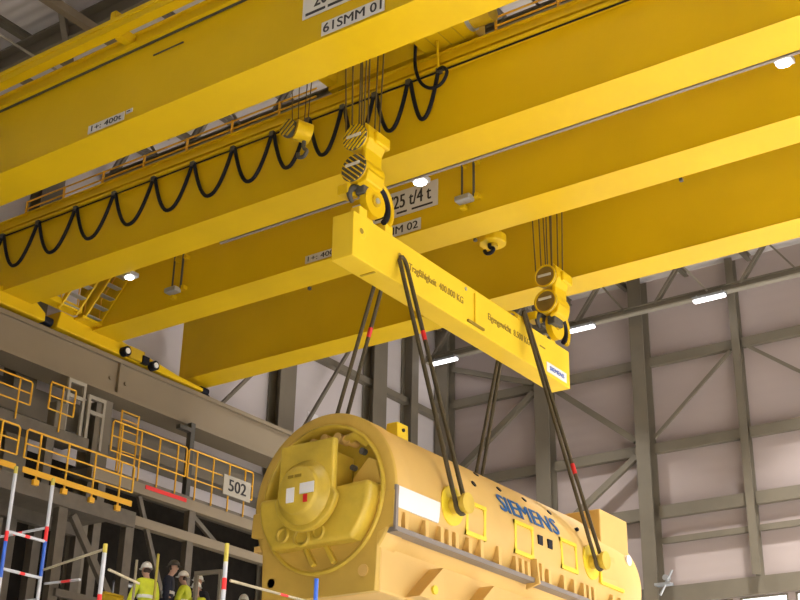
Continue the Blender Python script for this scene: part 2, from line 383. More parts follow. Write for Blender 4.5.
# unlit floodlights hanging on twin rods in front of G3
for x in (-17.1, -28.08):
    f = MB().tube([(x-.18, 26.8, 17.45), (x-.18, 26.8, 18.75)], .03).tube([(x+.2, 26.8, 17.45), (x+.2, 26.8, 18.75)], .035).build('lamp_bracket', STEELD, c2)
    MB().box(x-.28, x+.2, 26.55, 26.85, 17.32, 17.48).build('floodlight', GALV, f, bevel=.03)
    for a, b, c_, d in ((x-.26, x-.1, 18.5, 18.62), (x+.16, x+.34, 18.5, 18.62), (x-.26, x-.1, 17.2, 17.3), (x+.16, x+.34, 17.42, 17.55)): MB().box(a, b, 26.78, 26.96, c_, d).build('clamp', YEL, f)

# low handrails on the near edge of G2, broken where the trolley stands
for xa, xb in ((-31.5, -19.7), (-14.0, 10.0)):
    hr = MB()
    for z in (19.76, 20.02): hr.tube([(xa, 23.26, z), (xb, 23.26, z)], .028, 6)
    x = xa
    while x < xb+.1: hr.tube([(x, 23.26, 19.5), (x, 23.26, 20.04)], .04, 6); x += 1.75
    hr.build('handrail', RAILY, c1)
hr = MB()
for z in (20.05, 20.6): hr.tube([(-31.5, 33.1, z), (10, 33.1, z)], .025, 6)
x = -31.5
while x < 10: hr.tube([(x, 33.1, 19.5), (x, 33.1, 20.62)], .028, 6); x += 1.6
lab(hr.build('handrail', RAILY, c2), 'yellow handrail')
# conductor bars and dark equipment seen above G2
MB().box(-30.5, 8, 24.0, 24.1, 19.7, 19.78).box(-30.5, 8, 24.0, 24.1, 19.9, 19.96).build('conductor_bar', STEELD, c1)
# stair ladders from the end carriages
def ladder(cr, y0, y1, xb, zb, xt, zt):
    l = MB()
    for y in (y0, y1): l.bar((xb, y, zb), (xt, y, zt), .05, .16, up=(0,0,1))
    o = l.build('stair_ladder', YEL, cr)
    n = 8
    for k in range(n):
        t = (k+.4)/n; x = xb+(xt-xb)*t; z = zb+(zt-zb)*t
        MB().box(x-.11, x+.11, y0+.03, y1-.03, z, z+.035).build('tread', GALV, o)
    r = MB()
    for y in (y0, y1): r.tube([(xb+.05, y, zb+.1), (xb+.05, y, zb+.95), (xt, y, zt+.95)], .022, 6)
    r.build('handrail', RAILY, o)
ladder(c1, 25.25, 25.95, -31.75, 17.15, -29.6, 19.6)
ladder(c2, 26.28, 26.92, -31.75, 17.1, -29.6, 19.6)
MB().box(-32.02, -31.6, 23.5, 26.1, 17.22, 17.3).box(-31.68, -31.6, 23.5, 26.1, 17.3, 17.42).build('walkway', YEL, c1)
MB().box(-32.02, -31.6, 26.15, 28.2, 17.1, 17.18).build('walkway', YEL, c2)
# wheel gear on the end carriage, black buffers
for y, z in ((28.4, 16.72), (29.75, 16.64)):
    w = MB().cyl((-32.02, y, z), (-31.78, y, z), .17, 20).build('wheel_motor', BLACK, c2)
    MB().cyl((-31.79, y, z), (-31.75, y, z), .1, 16).build('motor_cap', WHITE, w)
MB().box(-32.02, -31.9, 28.6, 29.3, 16.6, 17.0).build('bogie_plate', YELD, c2)
MB().box(-32.02, -31.85, 29.2, 29.5, 16.58, 16.85).build('wheel_guard', BLACK, c2)
MB().cyl((-32.2, 32.4, 16.66), (-32.2, 32.75, 16.66), .15, 16).build('buffer', BLACK, c2)
MB().cyl((-32.75, 32.4, 16.72), (-32.75, 33.1, 16.72), .12, 16).cyl((-32.75, 33.1, 16.72), (-32.75, 33.35, 16.72), .16, 16, 1).build('buffer', [YEL, BLACK], c2)
MB().cyl((-32.3, 25.0, 16.8), (-32.3, 25.45, 16.8), .15, 16).build('buffer', BLACK, c1)

# ------------------------------------------------------------------ festoon cable
fc = thing('festoon_cable', 'black power cable hanging in loops along the second crane girder', 'cable', (-24, 23.05, 18.87))
pk = [-33.9, -32.12, -30.45, -28.75, -27.08, -25.45, -23.9, -22.37, -20.95, -19.7, -18.54, -17.5, -16.43, -15.5]
for a, b in zip(pk[:-1], pk[1:]):
    pts = []; n = 18
    for i in range(n+1):
        t = i/n; u = 2*t-1
        X = a+.06+(b-a-.12)*(.5+.5*u*(.78+.22*u*u)) if False else a+.05+(b-a-.1)*t
        pts.append((X, 23.0+.03*math.sin(t*PI*2), 18.84-1.22*(1-abs(u)**2.3)))
    MB().tube(pts, .056, 7).build('cable_loop', BLACK, fc)
for x in pk[1:]:
    MB().box(x-.07, x+.07, 22.93, 23.05, 18.78, 18.92).build('cable_clip', STEELD, fc)
pts = [(-16.15, 22.88, 20.0), (-16.18, 22.9, 19.32), (-16.11, 22.9, 18.91), (-15.96, 22.9, 18.58), (-15.71, 22.9, 18.37), (-15.47, 22.9, 18.34), (-15.3, 22.9, 18.45), (-15.21, 22.9, 18.66), (-15.33, 22.9, 18.85), (-15.5, 22.95, 18.86)]
def smooth(p, n=5):
    p = [Vector(q) for q in p]; out = []
    for i in range(len(p)-1):
        p0 = p[max(i-1, 0)]; p1 = p[i]; p2 = p[i+1]; p3 = p[min(i+2, len(p)-1)]
        for k in range(n):
            t = k/n
            out.append(.5*((2*p1)+(p2-p0)*t+(2*p0-5*p1+4*p2-p3)*t*t+(3*p1-p0-3*p2+p3)*t**3))
    out.append(p[-1]); return out
MB().tube(smooth(pts), .045, 7).build('cable_end', BLACK, fc)
lab(MB().tube([(-15.5, 22.95, 18.9), (-15.5, 22.92, 19.2), (-15.5, 22.9, 19.7)], .035, 6).build('tow_arm', YEL, fc), 'yellow tow arm')

# ------------------------------------------------------------------ trolleys
def trolley(x0, x1, ya, yb, label):
    t = thing('crane_trolley', label, 'trolley', ((x0+x1)/2, (ya+yb)/2, 19.64), 'hoist trolleys on the cranes')
    for y in (ya, yb): MB().box(x0, x1, y-.22, y+.22, 19.8, 20.3).build('side_frame', YEL, t)
    for x in (x0, x0+1.4, x0+3.0, x1-.3): MB().box(x, x+.3, ya+.25, yb-.25, 19.9, 20.25).build('cross_beam', YEL, t)
    for x in (x0+.4, x1-.4):
        for y in (ya, yb): MB().cyl((x, y-.08, 19.82), (x, y+.08, 19.82), .18, 20).build('wheel', STEELD, t)
    MB().cyl((x0+1.9, ya+.6, 20.9), (x0+1.9, yb-.6, 20.9), .5, 24).build('rope_drum', STEELD, t)
    return t
t1 = trolley(-19.3, -14.6, 19.2, 23.5, 'yellow hoist trolley on the nearer crane, above the left hook block')
MB().box(-16.1, -14.55, 21.3, 23.25, 19.72, 20.4).build('control_cabinet', YEL, t1, bevel=.03)
for x in (-15.7, -15.3, -14.9): MB().box(x-.015, x+.015, 21.3, 23.26, 19.71, 20.4).build('seam', YELD, t1)
m_ = MB().cyl((-14.45, 22.9, 20.0), (-13.9, 22.9, 20.0), .3, 20).build('motor', YELD, t1)
MB().cyl((-14.55, 22.9, 20.0), (-14.45, 22.9, 20.0), .34, 20).build('motor_flange', GALV, m_)
MB().box(-17.9, -17.6, 21.0, 21.3, 19.3, 19.9).cyl((-17.2, 21.0, 19.7), (-17.2, 21.3, 19.7), .2).build('limit_gear', STEELD, t1)
t2 = trolley(-19.3, -14.6, 27.9, 32.2, 'yellow hoist trolley on the farther crane, above the right hook block')

# ------------------------------------------------------------------ hook blocks
def stripes(m, cx, y, cz, r, n=6, ang=.6):
    """yellow diagonal bars on the dark round face"""
    ca, sa = math.cos(ang), math.sin(ang)
    for k in range(n):
        d = -r+(k+.5)*2*r/n; h = math.sqrt(max(0, r*r-d*d))*.97; w = r/n*.62
        q = [(-h, d-w/2), (h, d-w/2), (h, d+w/2), (-h, d+w/2)]
        q = [(cx+a*ca-b*sa, cz+a*sa+b*ca) for a, b in q]
        m.prism(q, 'Y', y-.03, y)
def hook_block(x, y, z, dz, hz, striped, label):
    """x, z = centre of the upper sheaves; dz = drop to the lower ones; hz = height of the hook eye"""
    t = thing('hook_block', label, 'hook block', (x, y, z-1.75), 'hook blocks carrying the lifting beam')
    for i, (q, r) in enumerate(((0, .34), (-dz, .35))):
        d = MB().cyl((x, y-.37, z+q), (x, y+.38, z+q), r-.02, 28).cyl((x, y-.4, z+q), (x, y-.37, z+q), r, 28, 1).build('sheave_drum', [YEL, STEELD if striped else BROWN], t)
        m = MB()
        if striped: stripes(m, x, y-.4, z+q, r, 7, -.75 if i else .75)
        else: m.lathe((x, y-.4, z+q), [(0, r), (-.03, r), (-.03, r-.05), (0, r-.05)], 28)
        m.build('guard_bars', YEL, d)
        MB().box(x-.2, x+.2, y-.455, y-.43, z+q-.02+.06*i, z+q+.05+.06*i).build('name_plate', SIGN, d)
    # cheek plates and crosshead on the right of the sheaves
    MB().prism([(x+.2, z+.4), (x+.3, z+.3), (x+.36, z-.05), (x+.26, z-.3), (x+.26, z-dz+.1), (x+.36, z-dz-.1), (x+.3, z-dz-.35), (x+.05, z-dz-.42), (x+.1, z-dz-.2)], 'Y', y-.3, y+.35).build('cheek_plate', YEL, t, bevel=.03)
    MB().box(x+.1, x+.42, y-.1, y+.45, z-.1, z+.2).build('crosshead', YEL, t, bevel=.04)
    MB().box(x-.08, x+.16, y-.2, y+.3, z-dz-.6, z-dz-.34).build('swivel', STEELD, t, bevel=.03)
    hx = -16.5
    hk = MB().cyl((hx, y, z-dz-.45), (hx, y, hz+.3), .12, 16)
    for s in (-1, 1):
        pts = smooth([(hx, y+s*(.02+.34*math.sin(a)), hz+.3-.34*(1-math.cos(a))*.72) for a in [i*PI/9 for i in range(8)]], 3)
        hk.tube(pts, [.11-.003*i for i in range(len(pts))], 10)
    hk.build('hook', STEELD, t)
    # yellow cheek disc beside the hook, dark strap and outer guard around it
    yc = y+.3; xc = hx+.26
    MB().tube([(xc, yc+.62*math.cos(a), hz+.62*math.sin(a)) for a in [-.6+i*2.4/20 for i in range(21)]], .075, 8).build('hook_guard', YEL, t)
    MB().tube([(xc, yc+.48*math.cos(a), hz+.48*math.sin(a)) for a in [-.8+i*2.4/20 for i in range(21)]], .075, 8).build('hook_liner', BLACK, t)
    d = MB().cyl((xc-.14, yc-.05, hz), (xc+.04, yc-.05, hz), .38, 28).build('hook_disc', YEL, t)
    MB().cyl((xc+.04, yc-.05, hz+.02), (xc+.09, yc-.05, hz+.02), .14, 16).build('hub', YELD, d)
    MB().cyl((xc+.09, yc-.05, hz+.02), (xc+.12, yc-.05, hz+.02), .07, 16).build('pin', GALV, d)
    MB().box(hx-.3, hx+.02, y-.45, y-.05, hz+.05, hz+.3).build('hook_plate', YEL, t, bevel=.03)
    for dx in (-.42, -.2, .05, .22):
        for dy in (-.3, .3):
            MB().tube([(x+dx*.8, y+dy, z+.1), (x+dx*1.15, y+dy*1.2, 20.4)], .022, 6).build('hoist_rope', ROPE, t)
    return t
hook_block(-16.38, 21.2, 16.11, .82, 14.62, True, 'hook block with black and yellow striped faces on the left end of the lifting beam')
hook_block(-16.2, 29.8, 15.91, .77, 14.62, False, 'plain yellow hook block on the right end of the lifting beam')
# auxiliary hooks
t = thing('auxiliary_hook', 'small yellow hook block hanging beside the striped main block', 'hook block', (-18.4, 21.3, 16.5), 'auxiliary hooks')
MB().cyl((-18.5, 21.1, 17.2), (-18.3, 21.45, 17.15), .26, 24).build('sheave_case', YEL, t, bevel=.03)
g = MB(); stripes(g, -18.66, 21.0, 17.25, .24, 4, .7); g.build('guard_bars', YELD, t)
MB().cyl((-18.66, 21.0, 17.25), (-18.66, 21.12, 17.25), .24, 20).build('dark_cover', STEELD, t)
MB().tube(smooth([(-18.35, 21.3, 16.9), (-18.35, 21.3, 16.72), (-18.25, 21.3, 16.6), (-18.33, 21.3, 16.47), (-18.5, 21.3, 16.5), (-18.52, 21.3, 16.62)]), .05, 8).build('hook', STEELD, t)
for dx in (-.5, -.2, .12, .3): MB().tube([(-18.45+dx*.6, 21.3, 17.35), (-18.45+dx, 21.3, 20.0)], .014, 6).build('hoist_rope', ROPE, t)
t = thing('auxiliary_hook', 'small yellow round hook block hanging below the farther crane, with a black hook', 'hook block', (-18.2, 29.6, 17.2), 'auxiliary hooks')
MB().prism([(-18.2+.42*math.cos(PI*(k+.5)/5), 29.9+.42*math.sin(PI*(k+.5)/5)) for k in range(10)], 'Z', 17.66, 17.95).build('sheave_case', YEL, t, bevel=.04)
MB().cyl((-18.2, 29.9, 17.56), (-18.2, 29.9, 17.66), .16, 16).build('swivel', YELD, t)
MB().tube(smooth([(-18.2, 29.75, 17.62), (-18.2, 29.75, 17.5), (-18.05, 29.7, 17.4), (-18.12, 29.7, 17.3), (-18.28, 29.7, 17.3), (-18.36, 29.7, 17.42)]), .06, 8).build('hook', BLACK, t)
for dx in (-.25, .25): MB().tube([(-18.2+dx, 29.9, 17.9), (-18.2+dx, 29.9, 20.0)], .014, 6).build('hoist_rope', ROPE, t)

# ------------------------------------------------------------------ lifting beam
lb = thing('lifting_beam', 'long bright yellow lifting beam hanging level from both hook blocks', 'beam', (-16.5, 25.65, 12.95))
body = MB().box(-16.8, -16.2, 20.65, 30.67, 12.95, 14.06).build('beam_body', BEAMY, lb, bevel=.02)
for y0, y1 in ((20.75, 21.75), (29.25, 30.35)):
    for x in (-16.72, -16.44): MB().box(x, x+.08, y0+.35, y1-.15, 14.06, 14.25).build('lug', BEAMY, lb, bevel=.02)
    MB().cyl((-16.76, (y0+y1)/2-.05, 14.17), (-16.3, (y0+y1)/2-.05, 14.17), .06, 16).build('lug_pin', STEELD, lb)
for x, y in ((-16.66, 21.15), (-16.34, 21.0), (-16.34, 22.0)):
    MB().box(x-.12, x+.12, y-.12, y+.18, 14.06, 14.3).build('rest_pad', BEAMY, lb, bevel=.02)
for y in (28.25, 27.95): MB().lathe((-16.5, y-.08, 14.0), [(0, .34), (.16, .34)], 24, a0=0, a1=PI).lathe((-16.5, y-.08, 14.0), [(0, .28), (0, .34)], 24, a0=0, a1=PI).build('sling_saddle', BEAMY, lb)
# round recess dimples, centre stiffener, edge weld marks
for y, z in ((20.98, 13.62), (22.47, 13.62)):
    MB().tube([(-16.21, y, z), (-16.19, y, z)], [.17, .12], 24).cyl((-16.2, y-.03, z+.04), (-16.187, y-.03, z+.04), .07, 20, 1).build('sling_hole', [BEAMY, INKY], lb)
MB().box(-16.2, -16.15, 25.68, 25.8, 13.12, 13.95).build('stiffener', BEAMY, lb)
MB().box(-16.2, -16.14, 25.35, 26.1, 13.05, 13.11).build('weld_strip', INKY, lb)
MB().cyl((-16.21, 25.3, 13.92), (-16.18, 25.3, 13.92), .05, 12).build('stud', GALV, lb)
MB().box(-16.2, -16.19, 29.0, 29.3, 13.66, 13.7).build('mark', INKY, lb)
MB().box(-16.7, -16.3, 21.6, 21.66, 12.93, 12.95).build('mark', YELD, lb)
m = MB()
text_fit(m, 'Tragf\u00e4higkeit  400.000 KG', 2.35, .24, lambda u, v, w: (-16.195+w, 22.82+u, 13.4+v))
text_fit(m, 'Eigengewicht  8.500 KG', 2.1, .24, lambda u, v, w: (-16.195+w, 26.35+u, 13.42+v))
m.build('lettering', INKY, lb, fix=False)
m = MB().box(-16.2, -16.185, 29.35, 30.45, 13.05, 13.33)
text_fit(m, 'SIEMENS', .8, .12, lambda u, v, w: (-16.18+w, 29.5+u, 13.13+v), 1)
m.build('label_plate', [WHITE, BLUEP], lb, fix=False)

# slings: endless loops from the beam down round the trunnions
def sling(ty, tz, tx, by, bz, bx, lab_, redt, wid=.14):
    """the loop: two strands side by side, round the trunnion pin at the bottom"""
    t = thing('lifting_sling', lab_, 'sling', (bx, by, bz-.25), 'slings between beam and machine')
    r = .2
    A = Vector((tx, ty-wid, tz)); B = Vector((tx, ty+wid, tz))
    pts = [A.lerp(Vector((bx, by-r, bz)), i/8) for i in range(9)]
    pts += [(bx, by-r*math.cos(a), bz-r*math.sin(a)) for a in [PI*i/8 for i in range(1, 8)]]
    pts += [Vector((bx, by+r, bz)).lerp(B, i/8) for i in range(9)]
    s_ = 1 if tx > -16.5 else -1
    pts += [(tx-s_*.02, ty+wid*.6, tz+.1), (tx-s_*.02, ty, tz+.14), (tx-s_*.02, ty-wid*.6, tz+.1)]
    MB().tube(pts, .05, 8, closed=True).build('strap', SLING, t)
    a = Vector((bx, by+r, bz)); d = B-a
    p0 = a+d*redt; p1 = a+d*(redt+.04)
    lab(MB().tube([p0, p1], .056, 8).build('wear_tag', RED, t), 'red tag')
sling(22.5, 13.5, -16.14, 22.45, 7.46, -14.5, 'near left sling, its two strands reaching the round yellow trunnion left of the lettering', .66)
sling(28.1, 14.2, -16.12, 28.62, 7.52, -14.5, 'near right sling, hanging from the top of the beam to the right trunnion', .34, .07)
sling(22.5, 13.0, -16.86, 22.45, 7.46, -18.5, 'far left sling, going behind the round end of the machine', .8)
sling(28.1, 13.4, -16.86, 28.62, 7.52, -18.5, 'far right sling, going behind the middle of the machine', .3, .07)

# ------------------------------------------------------------------ the generator
CX, CZ, Y0, Y1 = -16.5, 7.37, 20.4, 31.6
gn = thing('generator', 'huge pale yellow electric generator hanging from the slings', 'machine', (CX, 25.8, 5.3))
c = (CX, 0, CZ)
m = MB().lathe(c, [(Y0+.02, 1.72), (Y0+.02, 1.8), (Y0+.06, 1.82), (Y0+.55, 1.82), (Y0+.57, 1.79), (29.4, 1.79), (30.4, 1.78), (Y1-.15, 1.74), (Y1, 1.62), (Y1, .01)], 96)
m.build('shell', MACH, gn)
# yellow end shield: outer ring, bright lip, recess
m = MB().lathe(c, [(Y0+.3, 1.815), (Y0+.0, 1.815), (Y0-.02, 1.79), (Y0-.02, 1.55), (Y0+.02, 1.5)], 96)
m.build('end_flange', MACHE, gn)
es = MB().lathe(c, [(Y0-.02, 1.57), (Y0-.07, 1.56), (Y0-.09, 1.53), (Y0-.07, 1.49), (Y0+.05, 1.47), (Y0+.4, 1.44), (Y0+.4, .01)], 96).build('end_shield', MACHY, gn)
def upl(w, top, r):   # flat topped plate with a half round bottom, in (x, z)
    return [(CX-w, CZ+top), (CX-w, CZ)]+[(CX-r*math.cos(a), CZ-r*math.sin(a)) for a in [PI*i/20 for i in range(1, 20)]]+[(CX+w, CZ), (CX+w, CZ+top)]
MB().prism(upl(.7, 1.05, .8), 'Y', 19.78, 19.95).build('bearing_housing', MACHY, es, bevel=.04)
MB().prism(upl(.45, .9, .6), 'Y', 19.95, 20.8).build('housing_neck', MACHY, es, bevel=.04)
bh = MB().lathe((CX, 0, CZ-.02), [(19.78, .66), (19.74, .65), (19.73, .56), (19.66, .54), (19.66, .5), (19.55, .49), (19.52, .46), (19.52, .01)], 48).build('bearing_cap', MACHY, es)
def sticker(x0, x1, z0, z1, m_, l):
    lab(MB().box(x0, x1, 19.505, 19.518, z0, z1).build('sticker', m_, es), l)
sticker(-16.74, -16.54, 7.1, 7.4, WHITE, 'small white tag'); sticker(-16.4, -16.04, 7.24, 7.46, WHITE, 'white tag'); sticker(-16.3, -16.2, 7.06, 7.22, RED, 'red tag')
MB().box(CX-.22, CX-.08, 19.505, 19.515, 7.6, 7.66).box(CX-.05, CX+.12, 19.505, 19.515, 7.6, 7.66).build('stamped_mark', INKY, es)
# lower half cover with round end, three ringed ports, two webs
q = [(CX+1.43*math.cos(a), CZ+1.43*math.sin(a)) for a in [PI*(1.0-.02)+i*(PI*.27)/10 for i in range(11)]]
q += [(CX+1.43*math.cos(a), CZ+1.43*math.sin(a)) for a in [PI*1.75+i*(PI*.28)/10 for i in range(11)]]
q += [(CX+.75, CZ+.12), (CX-.75, CZ+.06)]
MB().prism(q, 'Y', Y0-.38, Y0+.35).build('lower_cover', MACHY, es).modifiers.new('bevel', 'BEVEL').width = .3
lc = es.children[-1]
for o_ in es.children:
    if o_.name.startswith('lower_cover'): b_ = o_.modifiers['bevel']; b_.segments = 6; b_.limit_method = 'ANGLE'; b_.angle_limit = .9
for x, z, r in ((-17.2, 6.62, .16), (-16.7, 6.52, .2), (-16.28, 6.58, .16)):
    MB().lathe((x, 0, z), [(20.05, r), (19.97, r), (19.97, r-.05), (20.05, r-.05)], 24).build('port_ring', MACHY, es)
for x in (-16.72, -16.2):
    MB().prism([(x-.2, 6.4), (x-.1, 6.42), (x+.16, 6.02), (x+.06, 5.97)], 'Y', Y0-.12, Y0+.35).build('web', MACHY, es, bevel=.02)
# recess fittings upper right
MB().prism([(CX+.72, CZ+.3), (CX+1.1, CZ+.72), (CX+1.3, CZ+.62), (CX+1.44, CZ+.12), (CX+.72, CZ+.12)], 'Y', Y0, Y0+.4).build('inner_plate', MACHE, es, bevel=.03)
MB().tube(smooth([(CX+.5, Y0+.1, CZ+1.2), (CX+.8, Y0+.05, CZ+1.22), (CX+1.08, Y0+.1, CZ+.98)]), .11, 10).build('pipe', MACHY, es)
MB().cyl((CX+.95, Y0-.02, CZ+.86), (CX+.95, Y0+.1, CZ+.86), .07, 14).build('port_hole', STEELD, es)
MB().cyl((CX+.72, Y0-.02, CZ+.55), (CX+.72, Y0+.1, CZ+.55), .06, 14).build('port_hole', STEELD, es)
for a in (1.15, 1.35, 1.62, 1.85, 2.1, 2.35):
    x = CX+1.3*math.cos(a); z = CZ+1.3*math.sin(a); MB().cyl((x, Y0, z), (x, Y0+.35, z), .1, 12).build('bolt_boss', MACH, es)
for a in (2.75, 2.95):
    x = CX+1.1*math.cos(a); z = CZ+1.1*math.sin(a); MB().box(x-.15, x+.1, Y0, Y0+.35, z-.1, z+.1).build('bolt_boss', MACHY, es)
# front foot plate and base body
fp = [(-18.36, 7.3), (-18.38, 6.8), (-18.05, 6.72), (-17.98, 5.4), (-17.3, 5.36), (-15.12, 5.36), (-15.08, 6.5), (-14.72, 6.62), (-14.69, 7.3)]
MB().prism(fp, 'Y', Y0-.03, Y0+.12).build('foot_plate', MACHE, gn, bevel=.02)
MB().cyl((-17.75, Y0-.03, 5.78), (-17.75, Y0, 5.78), .1, 16).build('lifting_hole', BLACK, gn)
MB().cyl((-15.4, Y0-.06, 5.78), (-15.4, Y0, 5.78), .12, 16).build('jacking_boss', MACH, gn)
MB().box(-17.9, -15.1, Y0+.1, 31.0, 5.36, 6.62).build('base_frame', MACH, gn, bevel=.05)
# side ledge with ribs
lg = lab(MB().box(-15.2, -14.66, Y0+.05, 31.15, 6.48, 6.58).box(-14.72, -14.66, Y0-.02, Y0+.06, 6.5, 7.4).build('side_ledge', DUCT, gn), 'grey ledge along the side')
MB().box(-18.34, -17.8, Y0+.05, 31.15, 6.5, 6.62).build('side_ledge', MACH, gn)
for i, y in enumerate([20.54, 20.8, 21.51, 22.06, 22.35, 22.62, 23.12, 23.59, 24.32, 25.04, 25.3, 25.56, 26.19, 26.51, 27.22, 27.71, 28.2, 28.45, 28.71, 29.71, 30.15]):
    h = .33 if i not in (7, 8, 12) else .4
    MB().prism([(-15.05, 6.58), (-14.68, 6.58), (-14.69, 6.58+h), (-14.8, 6.62+h), (-15.05, 6.62+h)], 'Y', y-.07, y+.05).build('rib', MACH, lg)
MB().prism([(-14.9, 6.35), (-14.55, 6.45), (-14.6, 7.0), (-14.8, 7.05)], 'Y', 25.75, 25.82).build('rib', MACH, lg)
for y in (22.2, 24.15, 26.6, 29.0):
    MB().prism([(y-.85, 5.4), (y, 5.4), (y, 6.12)], 'X', -15.12, -14.75).build('gusset', MACH, gn, bevel=.01)
    MB().cyl((-14.9, y-.35, 5.6), (-14.7, y-.35, 5.6), .09, 14).build('gusset_bolt', TAPEY, gn)
# bottom yellow fittings
for y in (20.0, 20.9): pass
# trunnions
def trun(y, z, s):
    x0 = CX+s*1.7
    t = MB().tube([(x0, y, z), (x0+s*.1, y, z)], [.42, .42], 32).build('trunnion_pad', TAPEY, gn, bevel=.02)
    MB().cyl((x0+s*.1, y, z), (x0+s*.45, y, z), .17, 24).cyl((x0+s*.42, y, z), (x0+s*.5, y, z), .22, 28).build('trunnion_pin', MACHY, t)
for s in (1, -1):
    for y, z in ((22.45, 7.46), (28.62, 7.52)): trun(y, z, s)
# yellow framed access covers on the side
def side_x(z, e=0.): return CX+math.sqrt(max(.01, (1.79+e)**2-(z-CZ)**2))
def frame(y0, y1, z0, z1):
    m = MB()
    for a, b, cc, d in ((y0, y1, z0, z0+.09), (y0, y1, z1-.09, z1), (y0, y0+.09, z0, z1), (y1-.09, y1, z0, z1)):
        m.prism([(side_x(cc, -.05), cc), (side_x(cc, .045), cc), (side_x(d, .045), d), (side_x(d, -.05), d)], 'Y', a, b)
    o = m.build('cover_frame', TAPEY, gn)
    MB().prism([(side_x(z0, -.05), z0+.1), (side_x(z0, .02), z0+.1), (side_x(z1, .02), z1-.1), (side_x(z1, -.05), z1-.1)], 'Y', y0+.1, y1-.1).build('access_cover', MACH, o)
frame(22.98, 23.78, 6.98, 7.74); frame(24.98, 25.82, 7.0, 7.76); frame(27.1, 27.9, 7.08, 7.82)
lab(MB().box(side_x(7.4)-.1, side_x(7.4)+.05, 29.0, 29.08, 7.1, 7.75).box(side_x(7.1)-.1, side_x(7.1)+.05, 29.08, 30.3, 7.08, 7.16).build('cover_frame', TAPEY, gn), 'L shaped yellow strip')
MB().prism([(side_x(7.2, -.05), 7.16), (side_x(7.2, .015), 7.16), (side_x(7.9, .015), 7.9), (side_x(7.9, -.05), 7.9)], 'Y', 29.1, 30.0).build('access_cover', MACH, gn)
# white sheet stuck on the flank, dark ports, lettering
sh = MB()
zs = [6.98+i*.06 for i in range(8)]
for a, b in zip(zs[:-1], zs[1:]):
    sh.prism([(side_x(a, .0), a), (side_x(a, .035), a), (side_x(b, .035), b), (side_x(b, .0), b)], 'Y', 20.5, 21.95)
lab(sh.build('paper_sheet', WHITE, gn), 'blank white sheet')
for y, z in ((23.66, 8.27), (24.98, 8.5), (26.2, 8.56), (27.3, 8.5), (24.35, 8.72)):
    xx = side_x(z, 0); n_ = Vector((xx-CX, 0, z-CZ)).normalized()
    p = Vector((xx, y, z)); MB().cyl(p-n_*.05, p+n_*.02, .075, 14).build('port_hole', BLACK, gn)
for y in (26.12, 26.57): MB().box(side_x(7.53)-.05, side_x(7.53)+.03, y-.1, y+.1, 7.42, 7.63).build('port_hole', BLACK, gn)
m = MB()
def wrap(u, v, w):
    z0 = 7.86; a0 = math.asin((z0-CZ)/1.79); a = a0+v/1.79; r = 1.812+w
    return (CX+r*math.cos(a), 24.5+u, CZ+r*math.sin(a))
text_fit(m, 'SIEMENS', 2.66, .44, wrap, heavy=.036)
lab(m.build('lettering', BLUE, gn, fix=False), 'blue lettering')
# top lugs and rear terminal box
MB().prism([(-16.0, 8.8), (-15.62, 8.75), (-15.64, 9.27), (-15.92, 9.27)], 'Y', 21.72, 22.12).cyl((-15.66, 21.92, 9.12), (-15.6, 21.92, 9.12), .04, 10, 1).build('lifting_lug', [BEAMY, BLACK], gn, bevel=.02)
for y0_, y1_ in ((20.9, 21.4), (22.45, 23.1)): MB().prism([(-15.95, 9.04), (-15.62, 8.9), (-15.65, 8.84), (-15.98, 8.98)], 'Y', y0_, y1_).build('pad_strip', TAPEY, gn)
MB().prism([(-15.85, 9.0), (-15.6, 8.92), (-15.62, 8.86), (-15.87, 8.94)], 'Y', 24.2, 24.5).build('pad_strip', TAPEY, gn)
tb = MB().box(-17.9, -14.95, 29.65, 31.2, 7.9, 9.14).build('terminal_box', MACH, gn, bevel=.03)
lab(MB().cyl((side_x(8.05)-.04, 30.95, 8.05), (side_x(8.05)+.03, 30.95, 8.05), .14, 16).build('sticker', WHITE, gn), 'white round sticker')
MB().cyl((-15.0, 28.35, 8.28), (-14.9, 28.35, 8.31), .05, 12).build('drain_fitting', BLACK, gn)

# ------------------------------------------------------------------ strip lights by the end wall
for x, l in ((-19.5, 'rightmost lit strip light below the roof truss, above the right part of the far wall'), (-25.8, 'lit strip light beside the right hook, partly hidden by the beam end'), (-33.3+.05, 'lit strip light in the far left corner, crossed by the sling')):
    t = thing('strip_light', l, 'lamp', (x, 50.0, 24.2), 'lit strip lights near the far wall')
    MB().box(x-.75, x+.75, 49.85, 50.15, 23.95, 24.08).box(x-.6, x-.55, 49.95, 50.05, 24.08, 24.17).box(x+.55, x+.6, 49.95, 50.05, 24.08, 24.17).build('lamp_housing', GALV, t)
    MB().box(x-.72, x+.72, 49.87, 50.13, 23.85, 23.95).build('lamp_tube', TUBEG, t, bevel=.04)

